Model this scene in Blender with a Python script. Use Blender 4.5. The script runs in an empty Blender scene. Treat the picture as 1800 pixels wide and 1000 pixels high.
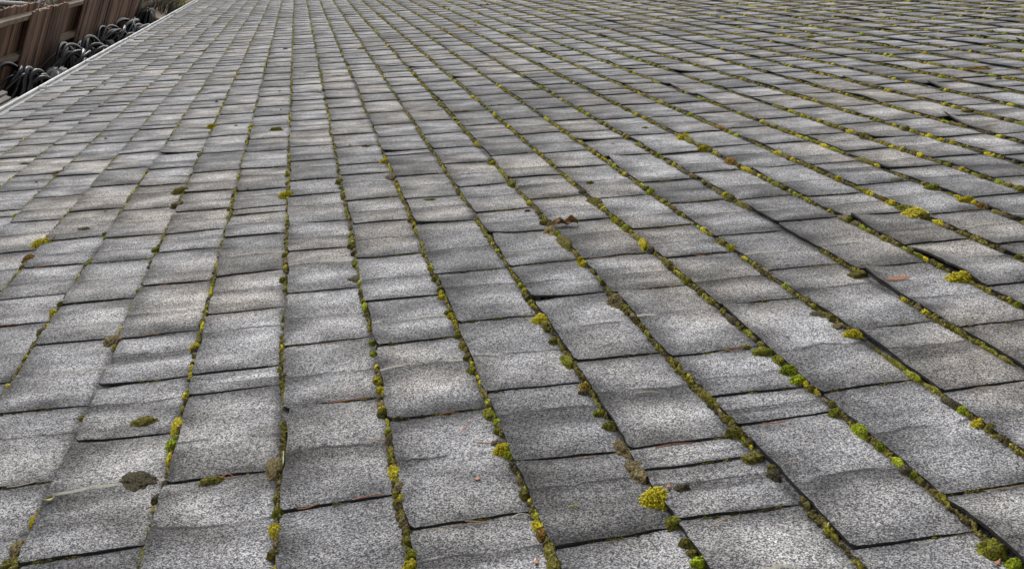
import bpy, bmesh, math, random
import numpy as np
from mathutils import Vector, Matrix

# ------------------------------------------------------------------ camera, sky, sun, exposure
sc = bpy.context.scene
COL = sc.collection
E = 0.15                      # exposure of one shingle course in metres
PITCH = math.radians(26)
Z0 = 3.028                    # height of the reference seam above the ground
EYE = Vector((-0.18441, 0.0, 3.67002))
RIGHT = Vector((0.91185771, -0.19998689, 0.35849792))
DOWN = Vector((0.28644004, -0.31559451, -0.90462821))
FWD = Vector((0.29405376, 0.92758037, -0.23049304))
cd = bpy.data.cameras.new('camera'); cam = bpy.data.objects.new('camera', cd); COL.objects.link(cam)
cd.sensor_fit = 'HORIZONTAL'; cd.sensor_width = 36.0; cd.lens = 36.0 * 1758.8 / 1800
cd.clip_start = 0.02; cd.clip_end = 2000
cam.matrix_world = Matrix(((RIGHT.x, -DOWN.x, -FWD.x, EYE.x), (RIGHT.y, -DOWN.y, -FWD.y, EYE.y),
                           (RIGHT.z, -DOWN.z, -FWD.z, EYE.z), (0, 0, 0, 1)))
sc.camera = cam
SUN_EL, SUN_AZ = math.radians(36), math.radians(-28)      # azimuth from +Y towards +X
w = bpy.data.worlds.new('World'); sc.world = w; w.use_nodes = True
nt = w.node_tree; bg = nt.nodes['Background']
sky = nt.nodes.new('ShaderNodeTexSky'); sky.sky_type = 'NISHITA'; sky.sun_disc = False
sky.sun_elevation = SUN_EL; sky.sun_rotation = SUN_AZ; sky.air_density = 1.0; sky.dust_density = 3.0
hs = nt.nodes.new('ShaderNodeHueSaturation'); hs.inputs['Saturation'].default_value = 0.22
nt.links.new(sky.outputs[0], hs.inputs['Color']); nt.links.new(hs.outputs[0], bg.inputs[0])
bg.inputs[1].default_value = 0.15
sd = bpy.data.lights.new('sun', 'SUN'); sd.energy = 1.35; sd.angle = math.radians(25); sd.color = (1, 0.965, 0.91)
sun = bpy.data.objects.new('sun', sd); COL.objects.link(sun)
S = Vector((math.sin(SUN_AZ) * math.cos(SUN_EL), math.cos(SUN_AZ) * math.cos(SUN_EL), math.sin(SUN_EL)))
sun.rotation_euler = S.to_track_quat('Z', 'Y').to_euler(); sun.location = S * 30
sc.view_settings.view_transform = 'Standard'; sc.view_settings.look = 'None'
sc.view_settings.exposure = 0.10; sc.view_settings.gamma = 1.0; sc.view_settings.use_curve_mapping = False

# ------------------------------------------------------------------ helpers
rng = np.random.default_rng(7); rnd = random.Random(7)
UV_, VV_, NV_ = np.array([0, 1, 0.]), np.array([math.cos(PITCH), 0, math.sin(PITCH)]), np.array([-math.sin(PITCH), 0, math.cos(PITCH)])
def RP(u, v, n=0.0):          # roof coordinates (courses along the eave, courses upslope, metres off the deck) -> world
    u = np.asarray(u, float)[..., None]; v = np.asarray(v, float)[..., None]; n = np.asarray(n, float)[..., None]
    return np.array([0, 0, Z0]) + E * (u * UV_ + v * VV_) + n * NV_
ROOF_ROT = Matrix((tuple(VV_), tuple(UV_), tuple(NV_))).transposed().to_4x4()   # local x upslope, y along eave, z normal
ROOF_ROT = Matrix(((VV_[0], UV_[0], NV_[0]), (VV_[1], UV_[1], NV_[1]), (VV_[2], UV_[2], NV_[2]))).to_4x4()
def hash2(a, b, k=0):
    a = np.asarray(a).astype(np.int64); b = np.asarray(b).astype(np.int64)
    h = (a * 374761393 + b * 668265263 + k * 974634777) & 0xffffffff
    h = ((h ^ (h >> 13)) * 1274126177) & 0xffffffff
    return ((h ^ (h >> 16)) & 0xffff) / 65535.0
def vnoise(x, y, k=0):
    x = np.asarray(x, float); y = np.asarray(y, float)
    xi, yi = np.floor(x), np.floor(y); fx, fy = x - xi, y - yi
    fx = fx * fx * (3 - 2 * fx); fy = fy * fy * (3 - 2 * fy)
    a = hash2(xi, yi, k); b = hash2(xi + 1, yi, k); c = hash2(xi, yi + 1, k); d = hash2(xi + 1, yi + 1, k)
    return (a * (1 - fx) + b * fx) * (1 - fy) + (c * (1 - fx) + d * fx) * fy - 0.5
def mesh_np(name, V, F, mats, fmat=None, smooth=None, cols=None, uvs=None):
    """V (n,3); F list of arrays (m,k); one mesh"""
    me = bpy.data.meshes.new(name)
    V = np.asarray(V, np.float32); F = [np.asarray(f, np.int32) for f in F if len(f)]
    nl = sum(f.size for f in F); npoly = sum(len(f) for f in F)
    me.vertices.add(len(V)); me.vertices.foreach_set('co', V.ravel())
    me.loops.add(nl); li = np.concatenate([f.ravel() for f in F]); me.loops.foreach_set('vertex_index', li)
    me.polygons.add(npoly)
    tot = np.concatenate([np.full(len(f), f.shape[1]) for f in F]); st = np.concatenate([[0], np.cumsum(tot)[:-1]])
    me.polygons.foreach_set('loop_start', st.astype(np.int32)); me.polygons.foreach_set('loop_total', tot.astype(np.int32))
    if fmat is not None: me.polygons.foreach_set('material_index', np.asarray(fmat, np.int32))
    me.polygons.foreach_set('use_smooth', np.ones(npoly, bool) if smooth is None else np.asarray(smooth, bool))
    if uvs is not None:
        l = me.uv_layers.new(name='UVMap'); l.data.foreach_set('uv', np.asarray(uvs, np.float32)[li].ravel())
    if cols is not None:
        ca = me.color_attributes.new('tone', 'FLOAT_COLOR', 'POINT'); ca.data.foreach_set('color', np.asarray(cols, np.float32).ravel())
    for m in mats: me.materials.append(m)
    me.update(); me.validate()
    return me
def link(name, me, parent=None):
    o = bpy.data.objects.new(name, me); COL.objects.link(o)
    if parent is not None: o.parent = parent
    return o
def tag(o, label=None, cat=None, group=None, kind=None):
    if label: o['label'] = label
    if cat: o['category'] = cat
    if group: o['group'] = group
    if kind: o['kind'] = kind
    return o
def empty(name, loc, label, cat, group=None):
    o = bpy.data.objects.new(name, None); o.location = loc; o.empty_display_size = 0.1; COL.objects.link(o)
    return tag(o, label, cat, group)
class MB:                      # collects boxes, tubes, strips into one mesh
    def __init__(s): s.V = []; s.Q = []; s.T = []; s.n = 0
    def add(s, V, Q=(), T=()):
        V = np.asarray(V, float); s.V.append(V)
        if len(Q): s.Q.append(np.asarray(Q) + s.n)
        if len(T): s.T.append(np.asarray(T) + s.n)
        s.n += len(V)
    def box(s, a, b, jit=0):
        x0, y0, z0 = a; x1, y1, z1 = b
        V = np.array([(x0, y0, z0), (x1, y0, z0), (x1, y1, z0), (x0, y1, z0), (x0, y0, z1), (x1, y0, z1), (x1, y1, z1), (x0, y1, z1)], float)
        if jit: V = V + np.array([[rnd.uniform(-jit, jit) for _ in range(3)] for _ in range(8)])
        s.add(V, [(0, 3, 2, 1), (4, 5, 6, 7), (0, 1, 5, 4), (1, 2, 6, 5), (2, 3, 7, 6), (3, 0, 4, 7)])
    def tube(s, pts, rad, k=8):
        pts = np.asarray(pts, float); n = len(pts); rad = np.broadcast_to(rad, (n,))
        t = np.gradient(pts, axis=0); t /= np.linalg.norm(t, axis=1)[:, None] + 1e-9
        up = np.where(np.abs(t[:, 2:3]) > 0.9, np.array([[1., 0, 0]]), np.array([[0, 0, 1.]]))
        a = np.cross(t, up); a /= np.linalg.norm(a, axis=1)[:, None]; b = np.cross(t, a)
        th = np.arange(k) * 2 * math.pi / k
        V = (pts[:, None] + rad[:, None, None] * (np.cos(th)[None, :, None] * a[:, None] + np.sin(th)[None, :, None] * b[:, None])).reshape(-1, 3)
        i = np.arange(n - 1)[:, None] * k; j = np.arange(k)[None]; j2 = (j + 1) % k
        Q = np.stack([i + j, i + j2, i + k + j2, i + k + j], -1).reshape(-1, 4)
        s.add(V, Q)
        s.add(np.vstack([V[:k], pts[:1]]), T=[(q, k, (q + 1) % k) for q in range(k)])
        s.add(np.vstack([V[-k:], pts[-1:]]), T=[((q + 1) % k, k, q) for q in range(k)])
    def build(s, name, mat, parent=None, smooth=False):
        V = np.vstack(s.V); F = []
        if s.Q: F.append(np.vstack(s.Q))
        if s.T: F.append(np.vstack(s.T))
        n = sum(len(f) for f in F)
        return link(name, mesh_np(name, V, F, mat if isinstance(mat, list) else [mat], smooth=np.full(n, smooth)), parent)

# ------------------------------------------------------------------ materials
def newmat(name, rough=0.9, spec=0.3):
    m = bpy.data.materials.new(name); m.use_nodes = True
    b = m.node_tree.nodes['Principled BSDF']; b.inputs['Roughness'].default_value = rough
    b.inputs['Specular IOR Level'].default_value = spec
    return m, m.node_tree, b
def N(nt, t, **kw):
    n = nt.nodes.new(t)
    for k, v in kw.items():
        if k.startswith('i_'):
            n.inputs[k[2:].replace('_', ' ')].default_value = v
        else: setattr(n, k, v)
    return n
def ramp(nt, src, pts, interp='LINEAR'):
    r = nt.nodes.new('ShaderNodeValToRGB'); r.color_ramp.interpolation = interp
    e = r.color_ramp.elements
    while len(e) < len(pts): e.new(0.5)
    for el, (p, c) in zip(e, pts):
        el.position = p; el.color = (c, c, c, 1) if not isinstance(c, tuple) else (*c, 1)
    nt.links.new(src, r.inputs[0]); return r.outputs[0]
def mix(nt, mode, fac, a, b):
    n = nt.nodes.new('ShaderNodeMixRGB'); n.blend_type = mode
    for s, v in ((0, fac), (1, a), (2, b)):
        if hasattr(v, 'is_linked') or isinstance(v, bpy.types.NodeSocket): nt.links.new(v, n.inputs[s])
        elif s == 0: n.inputs[0].default_value = v
        else: n.inputs[s].default_value = (v, v, v, 1) if not isinstance(v, tuple) else (*v, 1)
    return n.outputs[0]
def math_(nt, op, a, b=0.0, c=0.0):
    n = nt.nodes.new('ShaderNodeMath'); n.operation = op
    for s, v in enumerate((a, b, c)):
        if isinstance(v, bpy.types.NodeSocket): nt.links.new(v, n.inputs[s])
        else: n.inputs[s].default_value = v
    return n.outputs[0]
def simple(name, col, rough=0.8, var=0.3, scale=30.0, spec=0.3, island=0.0, stretch=None, bump=0.0):
    """base colour with noise variation and optional random value per loose piece"""
    m, nt, b = newmat(name, rough, spec); L = nt.links
    tc = N(nt, 'ShaderNodeTexCoord'); src = tc.outputs['Object']
    if stretch:
        mp = N(nt, 'ShaderNodeMapping'); mp.inputs['Scale'].default_value = stretch; L.new(src, mp.inputs[0]); src = mp.outputs[0]
    nz = N(nt, 'ShaderNodeTexNoise'); nz.inputs['Scale'].default_value = scale; nz.inputs['Detail'].default_value = 5; L.new(src, nz.inputs['Vector'])
    f = ramp(nt, nz.outputs[0], [(0.3, 1 - var), (0.7, 1 + var)])
    c = mix(nt, 'MULTIPLY', 1.0, col, f)
    if island:
        g = N(nt, 'ShaderNodeNewGeometry'); r = ramp(nt, g.outputs['Random Per Island'], [(0, 1 - island), (1, 1 + island)])
        c = mix(nt, 'MULTIPLY', 1.0, c, r)
    L.new(c, b.inputs['Base Color'])
    if bump:
        bp = N(nt, 'ShaderNodeBump'); bp.inputs['Strength'].default_value = bump; bp.inputs['Distance'].default_value = 0.01
        L.new(nz.outputs[0], bp.inputs['Height']); L.new(bp.outputs[0], b.inputs['Normal'])
    return m

def shingle_material():
    m, nt, b = newmat('asphalt_granules', 0.92, 0.25); L = nt.links
    tc = N(nt, 'ShaderNodeTexCoord'); ob = tc.outputs['Object']; uv = tc.outputs['UV']
    at = N(nt, 'ShaderNodeAttribute', attribute_name='tone'); sep = N(nt, 'ShaderNodeSeparateColor'); L.new(at.outputs['Color'], sep.inputs[0])
    tone, r2, r3 = sep.outputs
    v1 = N(nt, 'ShaderNodeTexVoronoi'); v1.inputs['Scale'].default_value = 660; L.new(ob, v1.inputs['Vector'])
    s1 = N(nt, 'ShaderNodeSeparateColor'); L.new(v1.outputs['Color'], s1.inputs[0])
    g1 = ramp(nt, s1.outputs[0], [(0.0, 0.02), (0.30, 0.06), (0.48, 0.24), (0.66, 0.42), (0.84, 0.66), (1.0, 0.85)])
    v2 = N(nt, 'ShaderNodeTexVoronoi'); v2.inputs['Scale'].default_value = 330; L.new(ob, v2.inputs['Vector'])
    s2 = N(nt, 'ShaderNodeSeparateColor'); L.new(v2.outputs['Color'], s2.inputs[0])
    g2 = ramp(nt, s2.outputs[0], [(0.0, 0.08), (0.5, 0.28), (1.0, 0.62)])
    g = mix(nt, 'MIX', 0.30, g1, g2)
    tint = mix(nt, 'MIX', ramp(nt, s1.outputs[0], [(0.2, 0.0), (0.7, 1.0)]), (0.95, 0.98, 1.08), mix(nt, 'MIX', s1.outputs[1], (0.97, 0.99, 1.05), (1.05, 1.0, 0.94)))
    g = mix(nt, 'MULTIPLY', 1.0, g, tint)
    # sun-bleached tan patches where the dark mineral has washed off
    nt2 = N(nt, 'ShaderNodeTexNoise'); nt2.inputs['Scale'].default_value = 2.6; nt2.inputs['Detail'].default_value = 3; L.new(ob, nt2.inputs['Vector'])
    g = mix(nt, 'MULTIPLY', ramp(nt, nt2.outputs[0], [(0.46, 0.0), (0.66, 1.0)]), g, (1.11, 1.045, 0.945))
    # per-tab tone
    tr = ramp(nt, tone, [(0, 0.64), (0.25, 0.94), (1, 1.08)])
    g = mix(nt, 'MULTIPLY', 1.0, g, tr)
    # bands across each tab: painted slope shading plus granule wear, random per tab
    su = N(nt, 'ShaderNodeSeparateXYZ'); L.new(uv, su.inputs[0]); s_, t_ = su.outputs[0], su.outputs[1]
    cb = N(nt, 'ShaderNodeCombineXYZ')
    L.new(math_(nt, 'MULTIPLY', s_, 3.8), cb.inputs[0]); L.new(math_(nt, 'MULTIPLY', t_, 0.8), cb.inputs[1]); L.new(math_(nt, 'MULTIPLY', r2, 90.0), cb.inputs[2])
    nb = N(nt, 'ShaderNodeTexNoise'); nb.inputs['Scale'].default_value = 1.0; nb.inputs['Detail'].default_value = 3; L.new(cb.outputs[0], nb.inputs['Vector'])
    g = mix(nt, 'MULTIPLY', 1.0, g, ramp(nt, nb.outputs[0], [(0.34, 0.58), (0.5, 0.92), (0.64, 1.16)]))
    # large weather stains over the whole roof
    nl = N(nt, 'ShaderNodeTexNoise'); nl.inputs['Scale'].default_value = 0.9; nl.inputs['Detail'].default_value = 4; L.new(ob, nl.inputs['Vector'])
    g = mix(nt, 'MULTIPLY', 1.0, g, ramp(nt, nl.outputs[0], [(0.35, 0.84), (0.65, 1.1)]))
    nm = N(nt, 'ShaderNodeTexNoise'); nm.inputs['Scale'].default_value = 14; nm.inputs['Detail'].default_value = 5; L.new(ob, nm.inputs['Vector'])
    g = mix(nt, 'MULTIPLY', 1.0, g, ramp(nt, nm.outputs[0], [(0.35, 0.82), (0.65, 1.12)]))
    # grime along the tab's own edges, with hump shading painted in as a vignette
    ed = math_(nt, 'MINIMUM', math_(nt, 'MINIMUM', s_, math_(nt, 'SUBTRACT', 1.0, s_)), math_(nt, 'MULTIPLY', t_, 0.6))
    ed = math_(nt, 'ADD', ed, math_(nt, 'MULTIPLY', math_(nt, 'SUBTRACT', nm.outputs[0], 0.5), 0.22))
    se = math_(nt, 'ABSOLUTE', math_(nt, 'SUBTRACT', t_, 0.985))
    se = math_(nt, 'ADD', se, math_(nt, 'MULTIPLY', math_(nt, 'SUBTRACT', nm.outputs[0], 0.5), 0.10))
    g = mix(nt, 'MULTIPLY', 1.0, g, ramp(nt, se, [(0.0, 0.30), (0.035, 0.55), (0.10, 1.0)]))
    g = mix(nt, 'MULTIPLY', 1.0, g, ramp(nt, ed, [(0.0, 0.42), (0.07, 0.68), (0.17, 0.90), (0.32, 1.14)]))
    # hair cracks across the tab over the joint below
    cw = N(nt, 'ShaderNodeCombineXYZ'); L.new(math_(nt, 'MULTIPLY', t_, 3.0), cw.inputs[0]); L.new(math_(nt, 'MULTIPLY', r2, 50.0), cw.inputs[1])
    nc = N(nt, 'ShaderNodeTexNoise'); nc.inputs['Scale'].default_value = 1.0; nc.inputs['Detail'].default_value = 4; L.new(cw.outputs[0], nc.inputs['Vector'])
    pos = math_(nt, 'ADD', math_(nt, 'MULTIPLY', r3, 0.3), 0.36)
    dd = math_(nt, 'ABSOLUTE', math_(nt, 'SUBTRACT', math_(nt, 'ADD', s_, math_(nt, 'MULTIPLY', math_(nt, 'SUBTRACT', nc.outputs[0], 0.5), 0.12)), pos))
    # slope shading painted on the near side of that joint, with some staining
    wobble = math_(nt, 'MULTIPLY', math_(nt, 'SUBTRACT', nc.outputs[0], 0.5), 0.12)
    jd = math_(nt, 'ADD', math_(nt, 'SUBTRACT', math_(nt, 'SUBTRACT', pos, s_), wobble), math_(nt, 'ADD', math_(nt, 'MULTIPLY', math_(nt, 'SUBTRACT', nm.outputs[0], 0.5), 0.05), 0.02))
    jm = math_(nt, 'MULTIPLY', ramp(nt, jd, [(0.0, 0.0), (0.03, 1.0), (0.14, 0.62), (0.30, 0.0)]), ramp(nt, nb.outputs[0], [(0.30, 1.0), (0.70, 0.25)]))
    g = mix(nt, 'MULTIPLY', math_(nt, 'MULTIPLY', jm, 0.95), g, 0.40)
    line = ramp(nt, dd, [(0.0, 1.0), (0.009, 0.8), (0.016, 0.0)])
    cm = N(nt, 'ShaderNodeCombineXYZ'); L.new(math_(nt, 'MULTIPLY', t_, 2.2), cm.inputs[0]); L.new(math_(nt, 'MULTIPLY', r3, 70.0), cm.inputs[1])
    nk = N(nt, 'ShaderNodeTexNoise'); nk.inputs['Scale'].default_value = 1.0; nk.inputs['Detail'].default_value = 2; L.new(cm.outputs[0], nk.inputs['Vector'])
    msk = ramp(nt, nk.outputs[0], [(0.42, 0.0), (0.52, 1.0)])
    lf = math_(nt, 'MULTIPLY', line, msk)
    crackcol = mix(nt, 'MIX', ramp(nt, r2, [(0.78, 0.0), (0.8, 1.0)]), (0.03, 0.03, 0.033), (0.42, 0.41, 0.33))
    g = mix(nt, 'MIX', math_(nt, 'MULTIPLY', lf, 0.75), g, crackcol)
    L.new(g, b.inputs['Base Color'])
    bp = N(nt, 'ShaderNodeBump'); bp.inputs['Strength'].default_value = 0.35; bp.inputs['Distance'].default_value = 0.0012
    L.new(s1.outputs[0], bp.inputs['Height']); L.new(bp.outputs[0], b.inputs['Normal'])
    return m
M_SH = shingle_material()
M_EDGE = simple('shingle_cut_edge', (0.038, 0.037, 0.036), 0.95, 0.4, 200)
M_DECK = simple('tar_felt', (0.025, 0.025, 0.024), 0.95, 0.4, 60)
M_WHITE = simple('white_painted_metal', (0.66, 0.665, 0.66), 0.55, 0.32, 6)
M_GREYMET = simple('grey_gutter_lining', (0.30, 0.305, 0.30), 0.7, 0.2, 12)
M_WALL = simple('painted_siding', (0.42, 0.41, 0.38), 0.8, 0.1, 3)
M_SOIL = simple('soil_and_litter', (0.07, 0.055, 0.04), 0.95, 0.5, 3, bump=0.5)

MOSSC = {'yellow': (0.42, 0.36, 0.016), 'green': (0.165, 0.175, 0.016), 'bright': (0.26, 0.32, 0.014), 'olive': (0.17, 0.155, 0.034),
         'brown': (0.165, 0.135, 0.068), 'dark': (0.080, 0.073, 0.044), 'orange': (0.22, 0.125, 0.022), 'tan': (0.34, 0.27, 0.12), 'bark': (0.15, 0.12, 0.09)}
def moss_mat(name, col, attr=False):
    m, nt, b = newmat(name, 0.95, 0.15); L = nt.links
    at = N(nt, 'ShaderNodeAttribute', attribute_name='tone')
    g = N(nt, 'ShaderNodeNewGeometry'); tc = N(nt, 'ShaderNodeTexCoord'); oi = N(nt, 'ShaderNodeObjectInfo')
    nz = N(nt, 'ShaderNodeTexNoise'); nz.inputs['Scale'].default_value = 150; nz.inputs['Detail'].default_value = 4; L.new(g.outputs['Position'], nz.inputs['Vector'])
    n2 = N(nt, 'ShaderNodeTexNoise'); n2.inputs['Scale'].default_value = 900; n2.inputs['Detail'].default_value = 2; L.new(g.outputs['Position'], n2.inputs['Vector'])
    c = at.outputs['Color'] if attr else col
    brown = (0.11, 0.075, 0.04)
    c = mix(nt, 'MIX', ramp(nt, nz.outputs[0], [(0.45, 0.0), (0.72, 0.6)]), c, brown)
    vo = N(nt, 'ShaderNodeTexVoronoi'); vo.inputs['Scale'].default_value = 520; L.new(g.outputs['Position'], vo.inputs['Vector'])
    vs = N(nt, 'ShaderNodeSeparateColor'); L.new(vo.outputs['Color'], vs.inputs[0])
    c = mix(nt, 'MULTIPLY', 1.0, c, ramp(nt, vs.outputs[0], [(0.0, 0.30), (0.45, 0.85), (1.0, 1.75)]))
    c = mix(nt, 'MULTIPLY', 1.0, c, ramp(nt, n2.outputs[0], [(0.3, 0.7), (0.7, 1.35)]))
    if not attr:
        c = mix(nt, 'MULTIPLY', 1.0, c, ramp(nt, oi.outputs['Random'], [(0, 0.8), (1, 1.2)]))
        sp = N(nt, 'ShaderNodeSeparateColor'); L.new(at.outputs['Color'], sp.inputs[0])
        c = mix(nt, 'MULTIPLY', 1.0, c, ramp(nt, sp.outputs[0], [(0, 0.75), (1, 1.5)]))     # leaf tips are paler than the old leaves
    L.new(c, b.inputs['Base Color'])
    bp = N(nt, 'ShaderNodeBump'); bp.inputs['Strength'].default_value = 0.7; bp.inputs['Distance'].default_value = 0.002
    L.new(n2.outputs[0], bp.inputs['Height']); L.new(bp.outputs[0], b.inputs['Normal'])
    return m
M_MOSS = {k: moss_mat('moss_' + k, v) for k, v in MOSSC.items()}
M_MOSSALL = moss_mat('moss_mixed', None, True)
M_BEAD = simple('moss_capsules', (0.72, 0.62, 0.02), 0.5, 0.3, 300, 0.4)
M_NEEDLE = {'rust': simple('rust_needle', (0.42, 0.16, 0.08), 0.6), 'tan': simple('tan_needle', (0.40, 0.28, 0.16), 0.6), 'pale': simple('pale_needle', (0.55, 0.52, 0.42), 0.6),
            'straw': simple('straw_needle', (0.5, 0.46, 0.10), 0.6), 'dark': simple('dark_needle', (0.06, 0.055, 0.05), 0.6)}

# ------------------------------------------------------------------ ground and house
g = MB(); g.add([(-300, -300, 0), (300, -300, 0), (300, 300, 0), (-300, 300, 0)], [(0, 1, 2, 3)])
tag(g.build('ground', M_SOIL), 'bare brown soil and litter around the house', kind='structure')

U0, U1, V0, V1 = -6.0, 116.0, -9.0, 35.0
house = empty('house', (0, 0, 0), 'low house under a weathered grey shingle roof with mossy seams and white gutter', 'house')
d = MB(); d.add(RP([U0, U1, U1, U0], [V0, V0, V1, V1], [-.004] * 4), [(0, 1, 2, 3)])
d.build('roof_deck', M_DECK, house)
ridge = RP(0, V1, 0); ex = float(RP(0, V0)[0]); rx, rz = float(ridge[0]), float(ridge[2]); ez = float(RP(0, V0)[2])
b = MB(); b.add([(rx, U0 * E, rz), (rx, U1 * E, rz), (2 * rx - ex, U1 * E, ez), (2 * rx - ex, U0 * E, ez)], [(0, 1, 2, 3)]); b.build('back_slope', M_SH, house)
wl = MB(); xw0, xw1, y0, y1 = -0.85, 2 * rx + 0.85, U0 * E + .15, U1 * E - .15
zw = Z0 + (xw0) * math.tan(PITCH) - .05
for (a, c) in (((xw0, y0), (xw0, y1)), ((xw1, y0), (xw1, y1))):
    wl.box((min(a[0], c[0]) - .06, a[1], 0), (a[0] + .06, c[1], zw))
for yy in (y0, y1):
    for s in (-.06, .06):
        wl.add([(xw0, yy + s, 0), (xw1, yy + s, 0), (xw1, yy + s, zw), (rx, yy + s, rz - .06), (xw0, yy + s, zw)], T=[(0, 1, 2), (0, 2, 3), (0, 3, 4)])
wl.build('wall', M_WALL, house)
fa = MB(); fx = float(RP(0, -9)[0]); fz = float(RP(0, -9)[2])
fa.box((fx - .022, U0 * E, fz - .20), (fx - .002, U1 * E, fz - .014)); fa.build('fascia', M_WHITE, house)
# gutter: lining sheet and front face in grey, rolled white lip
ys = np.linspace(U0, U1, 150)
wob = 0.010 * vnoise(ys * .35, ys * 0, 3) + 0.012 * vnoise(ys * .09, ys * 0, 4)
gm = MB(); prof = [(-9.02, -.015), (-9.2, -.013), (-9.47, -.012), (-9.55, -.006)]
P = np.stack([RP(ys, np.full_like(ys, v) + wob * 2, np.full_like(ys, n)) for v, n in prof], 1)
dn = P[:, -1:] + np.array([[[.004, 0, -.10]]]); dn2 = P[:, -1:] + np.array([[[.075, 0, -.11]]])
P = np.concatenate([P, dn, dn2], 1); k = P.shape[1]
i = np.arange(len(ys) - 1)[:, None] * k; j = np.arange(k - 1)[None]
gm.add(P.reshape(-1, 3), np.stack([i + j, i + j + 1, i + k + j + 1, i + k + j], -1).reshape(-1, 4))
gut = gm.build('gutter', M_GREYMET, house, smooth=False)
lp = MB(); lp.tube(RP(ys, -9.575 + wob * 2, -.002 + wob * .4), 0.0092, 8); lp.build('gutter_lip', M_WHITE, gut, smooth=True)
for uu in (41.0, 50.0, 62.5, 84.0):
    st = MB(); st.tube(RP([uu, uu + .04, uu + .1], [-9.5, -9.2, -8.95], [.006, .0, .004]), .009, 6); st.build('gutter_hanger', M_WHITE, gut, smooth=True)

# ------------------------------------------------------------------ shingles: one strip mesh per course, every tab modelled
KNOWN = {0: [7.37, 9.3, 10.95, 12.79, 14.73, 16.29, 18.28, 19.54, 21.44, 23.02, 25.14, 26.66, 28.26],
 1: [6.75, 8.68, 10.58, 12.05, 13.94, 15.82, 17.42, 19.46, 20.46, 22.4], 2: [6.18, 7.45, 8.9, 10.88, 12.75, 15.32, 17.0, 18.78, 20.87, 21.29],
 3: [6.99, 7.37, 9.3, 11.29, 12.66, 14.2, 15.59, 17.41, 19.38, 20.99], 4: [5.49, 7.48, 8.06, 9.08, 11.15, 12.55, 14.42, 15.97, 17.54],
 5: [5.92, 7.81, 10.21, 12.11, 13.55, 15.46, 17.9, 19.31], 6: [5.6, 7.43, 9.02, 11.12, 12.7, 14.62, 16.1, 18.33], 7: [6.9, 8.68, 10.71, 12.95, 14.35, 16.33, 17.95],
 8: [9.6, 11.29, 12.77, 13.99], -1: [6.3, 8.14, 9.98, 10.52, 12.42, 14.01, 15.97, 17.4, 17.84, 19.22, 21.23, 23.06],
 -2: [7.25, 9.24, 10.59, 12.0, 13.98, 15.62, 16.73, 18.15, 19.62, 21.44, 23.52], -3: [8.63, 10.21, 12.16, 13.63, 15.51, 16.91, 18.78, 20.7, 22.31],
 -4: [11.18, 13.13, 14.27, 15.69, 17.23, 19.2, 21.17, 22.89], 10: [11.0, 12.87], 13: [16.3, 18.24], 15: [20.1, 21.85], 16: [22.0, 23.85], 21: [24.9, 26.66]}
CURL = {(13, 18.24): .022, (6, 18.33): .012, (7, 10.71): .010, (15, 21.85): .014, (21, 26.66): .016, (8, 12.77): .010, (3, 14.2): .008, (4, 11.15): .008}
SLOTS = {}
for c in range(-9, 35):
    r = random.Random(1000 + c); k = sorted(KNOWN.get(c, [])); s = list(k) if k else [3.0 + r.uniform(0, 1.8)]
    step = lambda: (r.uniform(1.5, 2.15) if r.random() > .09 else r.uniform(.3, 1.1))
    while s[-1] < U1 - 1: s.append(s[-1] + step())
    while s[0] > U0 + 1: s.insert(0, s[0] - step())
    SLOTS[c] = [U0] + [q for q in s if U0 + .3 < q < U1 - .3] + [U1]
def butt_v(c, u):                # wavering lower edge of a course
    return c + 0.055 * vnoise(np.asarray(u) * .45, np.full_like(np.asarray(u, float), c * 7.3), 11) + 0.03 * vnoise(np.asarray(u) * 2.1, np.full_like(np.asarray(u, float), c * 3.1), 12)
TH = .0046
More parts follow.
